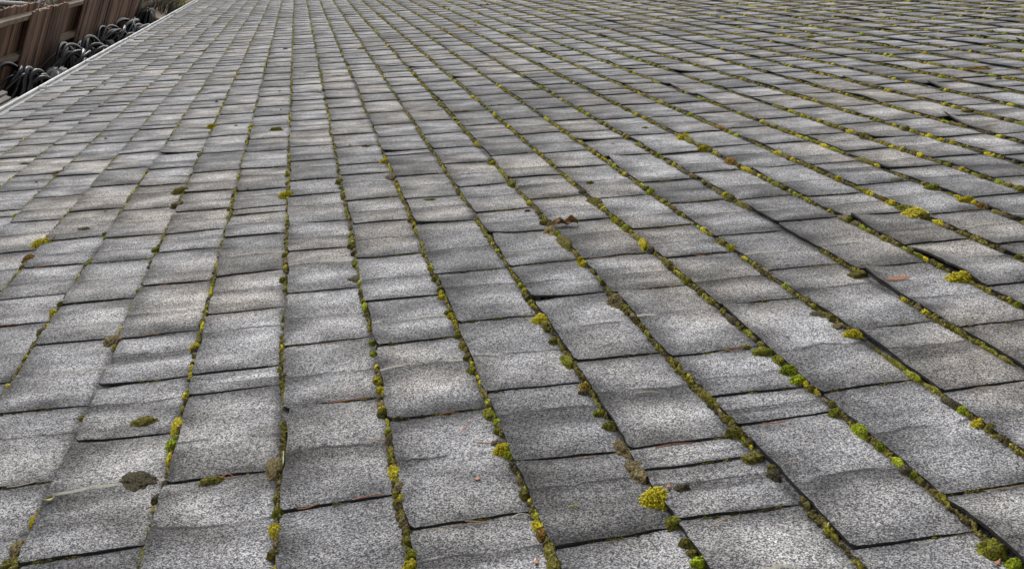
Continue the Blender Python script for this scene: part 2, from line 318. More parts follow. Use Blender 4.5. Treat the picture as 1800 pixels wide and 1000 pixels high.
for c in range(-9, 35):
    sl = SLOTS[c]; r = random.Random(c * 31 + 5)
    VV, QT, QS, COLS, UVS = [], [], [], [], []; n0 = 0
    tilt = [r.uniform(-.05, .05) for _ in sl]
    for k in range(len(sl) - 1):
        a, bq = sl[k], sl[k + 1]; um = (a + bq) / 2; dist = math.hypot(max(um, 1.0), c - .77)
        vis = um > 3.5
        nu, nv = (30, 16) if dist < 9.5 and vis else (22, 11) if dist < 15 and vis else (12, 7) if dist < 26 and vis else (9, 4) if dist < 50 and vis else (6, 2)
        s = np.linspace(0, 1, nu + 1)[:, None]; t = np.linspace(0, 1, nv + 1)[None]
        s = .5 - .5 * np.cos(s * math.pi) * .35 + (s - .5) * .65       # closer rows at the ends
        t = t ** 1.15
        ln = bq - a; g0, g1 = r.uniform(.005, .015), r.uniform(.005, .015)
        # ends taper, follow a slot that is never quite straight
        e0 = a + g0 * (1.2 - .7 * t) + tilt[k] * (t - .5) + .03 * vnoise(t * 4, t * 0 + k * 5.1 + c, 21) + .012 * vnoise(t * 23, t * 0 + k * 3.1 + c * 7, 22)
        e1 = bq - g1 * (1.2 - .7 * t) + tilt[k + 1] * (t - .5) + .03 * vnoise(t * 4, t * 0 + (k + 1) * 5.1 + c, 21) + .012 * vnoise(t * 23, t * 0 + k * 3.1 + c * 7, 23)
        U = e0 + s * (e1 - e0)
        v0 = butt_v(c, U) + r.uniform(-.02, .02) + .016 * vnoise(U * 9, U * 0 + c, 24)
        rr = r.uniform(.012, .05)                                        # worn round corners
        x0 = np.clip((U - e0) / rr, 0, 1); x1 = np.clip((e1 - U) / rr, 0, 1)
        v0 = v0 + rr * .8 * ((1 - np.sqrt(1 - (1 - x0) ** 2)) + (1 - np.sqrt(1 - (1 - x1) ** 2)))
        top = c + 1.12
        V = v0 + t * (top - v0)
        tt = np.clip((V - c), 0, 1.2)
        H = .0090 - .0064 * tt
        fade = 1 - np.clip((tt - .70) / .3, 0, 1) ** 2
        amp = np.array([r.uniform(.0012, .0030) for _ in range(3)]); cr = .5 + r.uniform(-.12, .12)
        sm = s + .06 * vnoise(tt * 2.3, tt * 0 + k * 1.7 + c * 9, 31)
        hA = amp[0] * np.sin(np.pi * np.clip(sm / cr, 0, 1)) ** .8; hB = amp[1] * np.sin(np.pi * np.clip((sm - cr) / (1 - cr), 0, 1)) ** .8
        sc_ = min(1, ln / 1.5)
        H = H + fade * sc_ * (hA + hB + .0028 * vnoise(U * .9, V * .9, 41) + .0016 * vnoise(U * 3.1, V * 2.2, 42))
        H = H + .0005 * vnoise(U * 9, V * 9, 43) + fade * (r.uniform(.0004, .0020) * (1 if um < 11 else min(1.55, um / 11)) * np.clip(1 - s * 1.5, 0, 1) ** 2 - .0010 * np.clip(s * 3 - 2, 0, 1))
        L = (r.uniform(.003, .009) if r.random() < .16 else r.uniform(0, .0015)); side = r.choice([0, 1, 2])
        for (cc, uu), q in CURL.items():
            if cc == c and abs(uu - bq) < .02: L = q; side = 1
        pf = s ** 3 if side == 1 else (1 - s) ** 3 if side == 0 else np.sin(np.pi * s)
        H = H + L * pf * np.clip(1 - tt * 1.6, 0, 1) ** 2
        if side == 1 and L > .007: V = V + L * 6 * pf * np.clip(1 - tt * 1.6, 0, 1) ** 2
        nA, nB = nu + 1, nv + 1
        Pt = RP(U, V, H).reshape(-1, 3)
        ii = np.arange(nu)[:, None] * nB; jj = np.arange(nv)[None]
        QT.append((np.stack([ii + jj, ii + nB + jj, ii + nB + jj + 1, ii + jj + 1], -1).reshape(-1, 4)[:, ::-1]) + n0)
        idx = np.arange(nA * nB).reshape(nA, nB)
        loop = np.concatenate([idx[::-1, 0][:-1] * 0 + idx[::-1, 0][:-1], idx[0, :-1], idx[:, -1][:-1], idx[-1, ::-1]])  # far butt -> near butt -> near end -> back -> far end
        Ps = Pt[loop]; Pb = Ps - NV_ * TH
        m = len(loop); q = np.arange(m - 1)
        VV += [Pt, Ps, Pb]
        QS.append(np.stack([q, q + 1, q + 1 + m, q + m], -1) + n0 + len(Pt))
        col = np.array([r.random() ** .8, r.random(), r.random(), 1.0])
        if r.random() < .07: col[0] *= .3
        q_ = ((um - 26) / 5) ** 2 + ((c - 6) / 3.2) ** 2
        if q_ < 1: col[0] *= .15 + .5 * q_
        if (um - 11.6) ** 2 + (c - 7) ** 2 < 1.2: col[0] *= .2
        nn = len(Pt) + 2 * m; COLS.append(np.tile(col, (nn, 1)))
        uvt = np.stack([np.broadcast_to(s, U.shape), tt], -1).reshape(-1, 2); UVS += [uvt, uvt[loop], uvt[loop]]
        n0 += nn
    qt, qs = np.vstack(QT), np.vstack(QS)
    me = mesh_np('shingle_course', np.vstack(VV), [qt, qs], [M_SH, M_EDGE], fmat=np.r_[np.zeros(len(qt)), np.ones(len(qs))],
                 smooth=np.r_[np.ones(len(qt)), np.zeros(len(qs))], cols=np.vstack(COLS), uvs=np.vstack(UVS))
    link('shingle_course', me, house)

# ------------------------------------------------------------------ moss
def ico(sub):
    bm = bmesh.new(); bmesh.ops.create_icosphere(bm, subdivisions=sub, radius=1.0)
    bm.verts.ensure_lookup_table()
    V = np.array([v.co[:] for v in bm.verts]); F = np.array([[v.index for v in f.verts] for f in bm.faces]); bm.free(); return V, F
ICO = {k: ico(k) for k in (1, 2, 3, 4)}
def n3(P, f, k):
    return vnoise(P[:, 0] * f + 7, P[:, 1] * f + P[:, 2] * f * .71, k) + vnoise(P[:, 1] * f + 3, P[:, 2] * f - P[:, 0] * f * .63, k + 50)
def proto(style, seed):
    """unit moss cushion: radius 1, base on z=0"""
    r = np.random.default_rng(seed); V, F = ICO[4]
    lump = {'f': .30, 'l': .42, 'b': .16}[style]; hf = {'f': .17, 'l': .24, 'b': .04}[style]
    D = 1 + lump * n3(V, 1.6, seed) + hf * n3(V, 4.5, seed + 3) + hf * .7 * n3(V, 10, seed + 5)
    P = V * D[:, None]; P[:, 2] = np.where(P[:, 2] < 0, P[:, 2] * .25, P[:, 2])
    ang = np.arctan2(V[:, 1], V[:, 0]); sk = np.clip(.45 - P[:, 2], 0, .6)
    P[:, :2] *= (1 + sk * (.40 + 1.0 * vnoise(np.cos(ang) * 2.2 + seed, np.sin(ang) * 2.2, seed + 8)) + .30 * vnoise(np.cos(ang) * 1.4 + seed, np.sin(ang) * 1.4, seed + 9))[:, None]
    cols = np.zeros((len(P), 4)); cols[:, 0] = .25 + .3 * (n3(V, 11, seed + 5)); cols[:, 3] = 1
    Vs, T, C = [P], [F], [cols]; n = len(P)
    nl = {'f': 1300, 'l': 700, 'b': 700}[style]; hl = {'f': .11, 'l': .08, 'b': .05}[style]
    pick = r.integers(0, len(F), nl); w_ = r.dirichlet((1, 1, 1), nl)
    base = (P[F[pick]] * w_[..., None]).sum(1); nr = base / (np.linalg.norm(base, axis=1)[:, None] + 1e-6)
    ok = base[:, 2] > .02; base, nr = base[ok], nr[ok]; nl = len(base)
    dr = nr + r.normal(0, .45, (nl, 3)); dr /= np.linalg.norm(dr, axis=1)[:, None]
    sd_ = np.cross(dr, r.normal(0, 1, (nl, 3))); sd_ /= np.linalg.norm(sd_, axis=1)[:, None]
    ln = hl * r.uniform(.5, 1.3, (nl, 1)); wd = .035
    L3 = np.stack([base - sd_ * wd - nr * .03, base + sd_ * wd - nr * .03, base + dr * ln], 1).reshape(-1, 3)
    cc = np.zeros((nl, 3, 4)); cc[:, 2, 0] = .9; cc[:, :2, 0] = .25; cc[..., 3] = 1
    Vs.append(L3); C.append(cc.reshape(-1, 4)); T.append(np.arange(nl * 3).reshape(-1, 3) + n); n += nl * 3
    fm = [np.zeros(len(F) + nl)]
    if style == 'b':
        B, BF = ICO[2]; nb = 230; pk = r.integers(0, len(P), nb); pos = P[pk]; pos = pos[pos[:, 2] > .08]
        for q in pos:
            rr = r.uniform(.055, .085); Vs.append(B * rr + q * (1 + r.uniform(.02, .12))); T.append(BF + n); n += len(B)
            c4 = np.tile([.6, 0, 0, 1.], (len(B), 1)); C.append(c4); fm.append(np.ones(len(BF)))
    return np.vstack(Vs), np.vstack(T), np.vstack(C), np.concatenate(fm)
PROTO = {}
def moss_mesh(style, var, colour):
    key = (style, var, colour)
    if key not in PROTO:
        src = PROTO.get((style, var))
        if src is None:
            src = PROTO[(style, var)] = proto(style, 17 + var * 13 + ord(style))
        V, T, C, fm = src
        PROTO[key] = mesh_np('moss_cushion', V, [T], [M_MOSS[colour], M_BEAD], fmat=fm, cols=C)
    return PROTO[key]
def place(name, me, u, v, n, rx, ry, rz, spin=0.0):
    o = bpy.data.objects.new(name, me); COL.objects.link(o)
    p = RP(u, v, n); o.matrix_world = Matrix.Translation(p.tolist()) @ ROOF_ROT @ Matrix.Rotation(spin, 4, 'Z') @ Matrix.Diagonal((rx, ry, rz, 1))
    return o
NAMED = [
(6.58, 2.93, 14.9, 16.2, 'yellow', 'b', 'largest bright yellow moss cushion, covered in round golden beads, near the bottom edge'),
(6.24, 2.97, 7.8, 9.1, 'green', 'f', 'round fresh green moss cushion just below the big golden beaded cushion'),
(5.96, 2.95, 6.9, 8.8, 'olive', 'f', 'olive moss cushion with an orange tip, two below the golden beaded cushion'),
(5.71, 2.97, 8.5, 8.5, 'bright', 'f', 'smooth vivid green moss dome touching the bottom edge of the photo'),
(5.84, 2.96, 6.2, 4.9, 'olive', 'f', 'small olive cap of moss behind the vivid green dome at the bottom edge'),
(6.94, 2.94, 9.2, 11.3, 'brown', 'l', 'grey brown moss lump directly above the golden beaded cushion'),
(7.12, 2.92, 11.5, 12.9, 'brown', 'l', 'long brown and olive moss lump pointing a twig-like tip to the right'),
(7.46, 2.93, 9.7, 14.9, 'brown', 'l', 'brown topped moss lump where a dark slot meets the seam, above the long brown lump'),
(7.86, 2.94, 9.3, 9.3, 'olive', 'f', 'dark olive green moss pad above the chain of brown lumps'),
(7.37, 3.05, 5.9, 4.4, 'brown', 'l', 'small brown moss nub lying in a slot right of the brown lump chain'),
(10.66, 2.94, 12.0, 11.0, 'yellow', 'b', 'round yellow beaded moss ball on the third seam right of the straight one'),
(10.33, 2.98, 6.8, 7.8, 'olive', 'f', 'small olive moss nub tucked under the round yellow beaded ball'),
(10.01, 2.96, 7.6, 8.5, 'olive', 'f', 'olive moss bump between the yellow ball and the spindle shaped cushion'),
(9.4, 2.95, 8.1, 13.5, 'green', 'f', 'spindle shaped smooth green moss cushion below the round yellow ball'),
(8.77, 2.96, 7.7, 7.7, 'orange', 'b', 'green moss tuft with an orange crown at the end of a mossy slot'),
(8.64, 2.89, 8.4, 7.5, 'brown', 'f', 'grey based moss tuft just below the orange crowned tuft'),
(8.16, 2.94, 8.8, 6.4, 'green', 'f', 'green moss tuft with a pointed tip reaching left over the shingle'),
(7.36, 3.93, 11.3, 10.5, 'olive', 'f', 'olive green moss wedge at a shingle corner, right of centre near the bottom'),
(6.94, 3.89, 14.4, 10.1, 'olive', 'l', 'crescent shaped olive moss pad at a lifted corner below the moss wedge'),
(8.89, 4.89, 13.3, 8.0, 'green', 'f', 'flat green moss pad lying at the end of a slot beside the long bright roll'),
(8.35, 4.93, 11.0, 11.0, 'bright', 'f', 'thick end of the long bright green moss roll'),
(8.15, 4.93, 10.8, 9.9, 'bright', 'f', 'lower end of the long bright green moss roll'),
(7.43, 4.94, 8.5, 7.7, 'green', 'f', 'rounded green moss knob where a slot meets a seam, below the long bright roll'),
(6.84, 5.97, 10.3, 8.1, 'yellow', 'b', 'yellow green moss mound far right in the lower half of the photo'),
(5.22, 4.93, 11.9, 13.1, 'green', 'f', 'long green moss roll in the bottom right corner'),
(5.05, 4.99, 8.2, 7.0, 'bright', 'f', 'bright green moss dome in the very bottom right corner'),
(8.96, 5.97, 12.7, 10.0, 'yellow', 'b', 'yellow olive moss mound beside a tan needle in the right middle'),
(9.24, 5.95, 13.0, 6.5, 'brown', 'l', 'flat brown moss lump just above the yellow olive mound in the right middle'),
(9.62, 5.86, 18.2, 9.6, 'dark', 'l', 'loose dark olive moss slab lying away from the seam in the right middle'),
(12.53, 8.97, 19.7, 17.2, 'yellow', 'b', 'isolated bright yellow moss ball sitting high in the upper right'),
(12.83, 10.0, 17.8, 11.4, 'yellow', 'f', 'yellow green moss hummock to the right of the isolated yellow ball'),
(13.65, 9.95, 16.0, 10.7, 'green', 'f', 'low green moss dome up the seam from the yellow green hummock'),
(10.0, 7.95, 22.4, 13.2, 'yellow', 'b', 'broad yellow tufted moss pad on the right, above the orange leaflet'),
(10.6, 6.96, 18.9, 10.5, 'olive', 'l', 'thick olive moss roll under a lifted shingle edge, right of centre'),
(18.03, 7.92, 16.5, 13.2, 'yellow', 'f', 'yellow moss ball above the middle of the right half'),
(19.26, 7.99, 19.2, 14.0, 'yellow', 'b', 'yellow beaded moss ball up the roof from the plain yellow ball'),
(18.52, 13.9, 24.8, 12.4, 'brown', 'l', 'brown rounded moss heap near a curled shingle edge in the upper right'),
(22.97, 17.25, 43.4, 8.7, 'orange', 'l', 'long low orange brown moss strip in the upper right'),
(10.38, 9.09, 10.6, 7.4, 'green', 'f', 'green moss pad cut by the right edge of the photo'),
(7.77, 1.92, 10.6, 10.6, 'yellow', 'b', 'yellow green tufted moss ball stuck to a broken piece of bark'),
(7.92, 1.87, 10.7, 6.9, 'bark', 'l', 'broken grey brown bark piece holding the yellow green ball'),
(8.13, 1.97, 6.3, 7.1, 'green', 'f', 'small green moss ball above the bark piece'),
(8.52, 1.95, 7.3, 10.6, 'green', 'f', 'upright green moss cushion at the end of a mossy slot, second seam'),
(7.72, 0.98, 6.7, 12.6, 'yellow', 'f', 'tall golden olive moss block on the first seam right of the straight one'),
(8.11, 0.99, 5.4, 10.0, 'olive', 'f', 'thin olive moss strand above the tall golden olive block'),
(7.06, 0.98, 5.5, 12.4, 'olive', 'f', 'long thin olive moss strand below the tall golden olive block'),
(9.05, 0.98, 7.6, 13.5, 'brown', 'l', 'dull brown moss lump chain on the first seam, lower middle'),
(9.43, 1.0, 6.1, 8.7, 'yellow', 'f', 'golden moss cap above the dull brown lump on the first seam'),
(10.43, 1.0, 5.7, 6.7, 'bright', 'f', 'lone bright green moss bead on the first seam in the middle of the photo'),
(10.74, 1.02, 5.9, 5.9, 'green', 'f', 'upper of two green moss beads close together on the first seam'),
(11.66, 1.01, 5.3, 5.3, 'green', 'f', 'tiny green moss bead above the pair on the first seam'),
(11.92, 1.97, 8.7, 6.5, 'yellow', 'f', 'yellow green moss button beside a broken shingle edge in the middle'),
(11.35, 1.98, 8.3, 6.2, 'green', 'f', 'green moss button below a dark shingle crumb in the middle'),
(10.54, 1.98, 7.8, 6.8, 'green', 'f', 'rounded green moss ball at the far end of a slot, centre of the photo'),
(9.91, 1.98, 7.4, 7.4, 'olive', 'f', 'upper olive moss ball of a close pair, below the centre'),
(9.55, 1.97, 7.2, 8.1, 'green', 'f', 'lower green moss ball of a close pair, below the centre'),
(13.09, 1.06, 19.8, 10.5, 'dark', 'l', 'wide dull olive moss clod across the first seam at a slot'),
(13.83, 0.98, 7.3, 11.0, 'green', 'f', 'stacked green moss blobs above the wide dull clod'),
(18.05, 1.06, 10.9, 9.3, 'bright', 'f', 'bright green moss button high on the first seam'),
(19.0, 0.96, 11.4, 13.1, 'olive', 'f', 'tallest olive moss knob high on the first seam'),
(18.6, 1.0, 9.6, 8.0, 'green', 'f', 'moss knob between the tallest olive knob and the bright button'),
(18.45, -0.03, 17.3, 14.2, 'yellow', 'f', 'ragged yellow green moss tuft spilling left from the straight seam'),
(18.82, 1.97, 14.7, 14.7, 'bark', 'l', 'grey brown rounded lump on the second seam above the middle'),
(20.45, 1.93, 14.1, 10.6, 'yellow', 'f', 'golden green moss cushion above the grey brown rounded lump'),
(16.89, 2.1, 14.8, 5.9, 'brown', 'l', 'brown moss crust lying along a slot right of the second seam'),
(16.78, 2.41, 13.3, 4.4, 'olive', 'l', 'olive moss crust farther along the slot than the brown crust'),
(19.06, 3.92, 13.4, 10.1, 'yellow', 'f', 'bright golden moss ball in the upper middle at a slot end'),
(14.06, 3.88, 16.7, 14.1, 'tan', 'l', 'smooth tan and yellow stone-like moss lump beside the curled dry leaf'),
(14.49, 3.93, 14.5, 10.5, 'olive', 'f', 'olive moss mound between the stone-like lump and the curled dry leaf'),
(12.4, 3.95, 10.4, 9.2, 'yellow', 'f', 'golden moss mound below the curled dry leaf on the same seam'),
(10.87, 3.96, 17.5, 15.5, 'brown', 'l', 'large brown green moss lump in the centre right at a slot'),
(8.1, -0.06, 9.8, 15.8, 'brown', 'l', 'tall tan and green moss lump leaning on the straight seam'),
(8.07, -0.61, 12.7, 8.2, 'olive', 'l', 'dark and yellow moss clod in a slot at the lower left'),
(8.36, -1.28, 23.5, 9.1, 'dark', 'l', 'largest dark grey brown moss slab lying loose at the lower left'),
(9.49, -1.35, 14.4, 8.5, 'olive', 'l', 'flat olive moss chip lying loose above the dark slab at the lower left'),
(7.13, -1.0, 6.0, 17.3, 'green', 'f', 'tall yellow green moss strand at the bottom left on the first seam left'),
(9.34, -1.0, 7.6, 18.5, 'yellow', 'f', 'slender golden moss strand left of the straight seam'),
(7.48, -2.04, 10.2, 12.2, 'brown', 'l', 'brown and golden moss lump at the bottom left corner'),
(7.33, -2.08, 12.0, 6.7, 'olive', 'f', 'olive moss heap cut by the bottom left corner'),
(9.88, -2.0, 7.0, 7.0, 'olive', 'l', 'lone dull olive moss cup on a bare seam at the left'),
(11.97, -2.04, 13.4, 11.4, 'brown', 'l', 'brown moss lump tangled with needles at the left'),
(17.16, -4.01, 21.3, 15.6, 'yellow', 'b', 'bright yellow moss ring around a dry bark flake at the left'),
(16.29, -4.0, 16.2, 14.8, 'orange', 'l', 'orange brown moss strand below the yellow moss ring'),
(17.75, -3.49, 14.7, 8.8, 'dark', 'l', 'loose dark moss ball alone on a shingle at the left'),
(15.89, -2.04, 10.7, 9.4, 'green', 'f', 'green moss ball with a dark foot left of the straight seam'),
(14.99, -2.01, 8.9, 8.9, 'brown', 'l', 'brown moss cube below the green ball with the dark foot'),
(17.29, -3.04, 8.6, 7.2, 'green', 'f', 'fresh green moss button up a seam at the left'),
(18.79, -1.99, 17.3, 17.3, 'brown', 'l', 'brown moss clump with a stalk above the left middle'),
(19.88, -2.1, 19.9, 14.9, 'olive', 'f', 'olive moss hook above the brown clump with a stalk'),
(19.04, -3.93, 12.5, 6.3, 'olive', 'l', 'low olive moss pad in a slot at the left'),
(23.26, -5.04, 18.8, 15.1, 'brown', 'l', 'tan and dark moss tongue on a far left seam'),
(24.99, -6.18, 20.1, 8.0, 'dark', 'l', 'two-lobed dark moss crumb at the far left'),
(25.7, -0.36, 19.3, 8.6, 'green', 'f', 'single green moss cushion lying off the seam in the upper middle'),
(26.56, -0.94, 13.2, 11.0, 'yellow', 'f', 'yellow moss tuft one seam left of the straight seam in the upper middle'),
(27.25, -2.02, 17.9, 13.5, 'yellow', 'f', 'golden moss tuft in the upper left between two slots'),
(49.49, -4.11, 31.8, 15.9, 'dark', 'l', 'dark moss crumb alone high in the upper left'),
(19.2, 2.29, 10.0, 5.0, 'dark', 'l', 'small black moss crumb alone on a shingle in the upper middle'),
(19.41, 6.51, 10.4, 5.2, 'dark', 'l', 'small black moss crumb alone on a shingle right of centre'),
(14.33, 9.77, 16.6, 5.5, 'dark', 'l', 'rectangular dark moss chip alone on a shingle in the upper right'),
(16.45, 5.19, 10.4, 7.4, 'green', 'f', 'green moss tuft alone on a shingle beside a double tuft'),
(16.63, 5.03, 10.5, 7.5, 'yellow', 'f', 'golden tuft at the seam beside the lone green tuft'),
(31.9, 17.27, 17.3, 11.5, 'yellow', 'f', 'yellow moss ball near the top edge in the right half'),
(43.26, 2.84, 21.5, 10.7, 'yellow', 'f', 'orange yellow moss cap near the top, left of the middle'),
(60.12, 5.01, 24.7, 14.8, 'yellow', 'f', 'golden moss cap close to the top edge'),
(48.78, 7.99, 24.5, 12.3, 'yellow', 'f', 'golden moss cap near the top edge, middle'),

]
for q, (u, v, a, bb, colr, sty, lab) in enumerate(NAMED):
    a, bb = a / 1000, bb / 1000
    el = math.asin(min(1, 4.386 / math.sqrt(u * u + (v - .77) ** 2 + 4.386 ** 2)))
    h = min(a, bb) * 1.05 if sty != 'l' else min(a * .8, bb * .9)
    h = min(h * 1.15, .017) * (.6 if colr == 'dark' else 1)
    lu = max(.8 * a, min((bb - .55 * h * math.cos(el)) / max(math.sin(el), .3), 3 * a)) if bb > .8 * a else max(bb * .9, min(a * .75, bb * 2))
    a *= 1.12; lu *= 1.12
    onseam = abs(v - round(v)) < .14
    base = .0035 if onseam else .0095 - .0072 * (v - math.floor(v)) + .002
    vv = (round(v) - max(.25 * a / E, .02) + (v - round(v)) * .5) if onseam else v
    o = place('bark_piece' if colr == 'bark' else 'moss_cushion', moss_mesh(sty, q % 3, colr), u, vv, base - .002, a, lu, h, 0.0 if onseam and lu > 1.3 * a else rnd.uniform(-.5, .5))
    tag(o, lab, 'bark' if colr == 'bark' else 'moss')

# tufts along every seam
cands = []
dens = lambda c, u: (.28 if u < 11 else .52) if c <= -1 else (.24 if u < 13 else .72) if c == 0 else .62 if c == 1 else .60 if c == 2 else .62 if c == 3 else .66
named_by = {}
for (u, v, a, bb, *_r) in NAMED: named_by.setdefault(round(v), []).append((u, max(a, bb) / 1000 / E))
PAL = ['olive', 'olive', 'green', 'yellow', 'brown', 'brown', 'bright', 'dark', 'orange']
def inview(u, v, pad=.03):
    p = RP(u, v, .005); d_ = Vector(p.tolist()) - EYE; z = d_.dot(FWD)
    if z < .1: return None
    x, y = .5 + d_.dot(RIGHT) / z * 1758.8 / 1800, .5 + d_.dot(DOWN) / z * 1758.8 / 1000
    return z if -pad < x < 1 + pad and -pad < y < 1 + pad else None
mr = random.Random(99)
for c in range(-8, 35):
    u = 3.0
    while u < 112:
        z = inview(u, c, .15)
        far = max(1.0, (u / 24) ** 1.0)
        ru = abs(mr.gauss(.050, .022)) * mr.choice([.7, 1, 1, 1.5]) * (1.15 if c > 3 else 1) * (1 if u < 22 else far ** .6) + .012
        if c > 3: ru *= mr.choice([.8, 1, 1.4, 1.9])
        if z:
            gate = vnoise(u * .55, c * 5.7, 77) + .5 + .25 * (vnoise(u * 2.5, c * 3.3, 78))
            if gate < dens(c, u) + .08 and not any(abs(u - nu_) < nr_ * .7 + ru * .5 for nu_, nr_ in named_by.get(c, [])):
                ra = min(abs(mr.gauss(.028, .013)) + .012, ru * 1.1) * (1.1 if c > 3 and u > 12 else .85) * min(far ** .35, 1.4)
                hh = min(ra * E * mr.uniform(.8, 1.2), .011) + .003
                bright = vnoise(u * .25, c * 2.1, 79) + vnoise(u * 1.3, c * 4, 80) * .6
                wts = [5, 4, 4 + 6 * max(0, bright), 4 + 6 * max(0, bright), 2, 2, 1.2 + 3.5 * max(0, bright), 2, .4]
                colr = mr.choices(PAL, wts)[0]
                cands.append((ra * E / z, u, c - ra * mr.uniform(.3, .8), ra * E, ru * E, hh, colr, c))
        u += ru * mr.uniform(1.1, 2.0)
# a little moss in the slots
for c in range(-7, 30):
    for s_ in SLOTS[c]:
        if 4 < s_ < 45 and mr.random() < .75:
            tpos = mr.uniform(0, .5)
            while tpos < .95:
                z = inview(s_, c + tpos)
                if z and mr.random() < .5:
                    ra = mr.uniform(.03, .07); rw = mr.uniform(.012, .022)
                    cands.append((0, s_ - .004, c + tpos, ra * E, rw * E, .006 + mr.uniform(0, .003) - .004 * tpos, mr.choice(['olive', 'olive', 'dark', 'green']), None))
                tpos += mr.uniform(.06, .3)
# stray crumbs on the open shingles
for _ in range(85):
    u = 5 + 60 * mr.random() ** 1.6; v = mr.uniform(-8, 26); z = inview(u, v)
    if z and .12 < v - math.floor(v) < .9:
        a = mr.uniform(.0025, .007) * (1 + u / 40)
        cands.append((0, u, v, a * 1.5, a, a * .7 + .011 - .0072 * (v - math.floor(v)), mr.choice(['dark', 'dark', 'olive', 'brown']), None))
cands.sort(key=lambda q: -q[0])
NIND = 300 - len(NAMED)
ORD = ['straight', 'first', 'second', 'third', 'fourth', 'fifth', 'sixth', 'seventh', 'eighth', 'ninth', 'tenth', 'eleventh', 'twelfth']
CN = {'olive': 'olive', 'green': 'green', 'yellow': 'golden', 'brown': 'brown', 'bright': 'bright green', 'dark': 'dark', 'orange': 'orange brown'}
for q, (sz, u, v, a, lu, h, colr, c) in enumerate(cands[:NIND]):
    if u < 12 and c is not None and c > 2: a, lu, colr = a * .82, lu * .85, {'yellow': 'olive', 'brown': 'dark'}.get(colr, colr)
    o = place('moss_tuft', moss_mesh('l' if colr in ('brown', 'dark', 'orange') else 'f', q % 3, colr), u, v, .002, a, lu, h, mr.uniform(-.25, .25))
    o.matrix_world = o.matrix_world
    ac = abs(c); side = 'right' if c > 0 else 'left'
    on = ORD[ac] if ac < len(ORD) else 'far'
    where = 'the straight seam' if c == 0 else f'the {on} seam {side} of the straight seam'
    tag(o, f'small {CN[colr]} moss tuft growing on {where}', 'moss', f'{CN[colr]} tufts on {where}')
# all the rest, too many and too small to count: one object
VV, TT, CC = [], [], []; n0 = 0; er = np.random.default_rng(5)
for (sz, u, v, a, lu, h, colr, c) in cands[NIND:]:
    B, BF = ICO[3 if u < 11 else 2 if u < 24 else 1]
    k = int(er.integers(0, 900))
    D = 1 + .36 * n3(B, 1.7, k) + .34 * n3(B, 5.0, k + 9)
    Q = B * D[:, None] * np.array([a, lu, h]); Q[:, 2] = np.where(Q[:, 2] < 0, Q[:, 2] * .3, Q[:, 2])
    base = .002 if c is not None else .0
    P0 = RP(u, v, base); W = P0 + Q[:, :1] * VV_ + Q[:, 1:2] * UV_ + Q[:, 2:] * NV_
    cc = np.array(MOSSC[colr]) * er.uniform(.7, 1.25)
    CCc = np.ones((len(B), 4)); CCc[:, :3] = cc * (.75 + .6 * np.clip(n3(B, 5.0, k + 9) + .5, 0, 1))[:, None]
    VV.append(W); TT.append(BF + n0); CC.append(CCc); n0 += len(B)
# the crust the tufts grow from: low rough ridges in the seams and slots
def crust(U, V, wd, ht, base, seed, k=7, dim=1.0):
    global n0
    m_ = len(U); th = np.linspace(0, math.pi, k)[None]; ii = np.arange(m_)[:, None] * .37
    nz = 1 + 1.5 * vnoise(ii * 2.3 + seed, th * 2.2 + seed, 91) + 1.3 * vnoise(ii * .6 + seed, th * .8, 92)
    off = wd[:, None] * np.cos(th) * nz; hh_ = ht[:, None] * np.sin(th) * np.clip(nz, .25, 2)
    du, dv = np.gradient(U), np.gradient(V); ll = np.hypot(du, dv) + 1e-9
    P = RP(U[:, None] - off / E * (dv / ll)[:, None], V[:, None] + off / E * (du / ll)[:, None], base + hh_).reshape(-1, 3)
    i = np.arange(m_ - 1)[:, None] * k; j = np.arange(k - 1)[None]
    Q = np.stack([i + j, i + j + 1, i + k + j + 1, i + k + j], -1).reshape(-1, 4)[:, ::-1]
    t_ = np.clip(vnoise(ii * .22 + seed, th * 1.3, 93) * 1.3 + .5 + .5 * vnoise(ii * 1.1, th * 2 + seed, 94), 0, 1)[..., None]
    lo, md_, hi = np.array([.060, .050, .030]), np.array([.125, .108, .036]), np.array([.21, .195, .022])
    cc = np.where(t_ < .5, lo + (md_ - lo) * t_ * 2, md_ + (hi - md_) * (t_ * 2 - 1)); C4 = np.ones((m_, k, 4)); C4[..., :3] = dim * cc * (.7 + .5 * np.clip(nz, 0, 1.5))[..., None]
    VV.append(P); TT4.append(Q + n0); CC.append(C4.reshape(-1, 4)); n0 += len(P)
TT4 = []
def runs(c, u0, u1, step, thr, key):
    us = np.arange(u0, u1, step); gt = vnoise(us * .9, us * 0 + c * 5.7, key) + .35 * vnoise(us * 4, us * 0 + c * 2.2, key + 1) + .5 < thr
    k = 0
    while k < len(us):
        if gt[k]:
            e = k
            while e + 1 < len(us) and gt[e + 1]: e += 1
            if e - k > 3: yield us[k:e + 1]
            k = e + 1
        else: k += 1
for c in range(-8, 35):
    thr = .40 if c < 0 else .40 if c == 0 else .48 if c <= 2 else .66 if c == 3 else .60
    for (u0, u1, st) in ((3.5, 13, .011), (13, 26, .022), (26, 60, .07), (60, 112, .25)):
        for us in runs(c, u0, u1, st, thr, 200):
            if inview(us[len(us) // 2], c, .25) is None: continue
            f_ = np.maximum(1, us / 26) ** .4; m_ = len(us); tp = np.minimum(1, np.minimum(np.arange(m_), np.arange(m_)[::-1]) / 4 + .15)
            wd = (.0030 + .0026 * (vnoise(us * 1.7, us * 0 + c, 210) + .5) + (.0006 if c > 3 else 0)) * f_ * tp
            crust(us, butt_v(c, us) - wd / E * .55, wd, wd * .95 + .0015, .0015, c * 1.7 + u0)
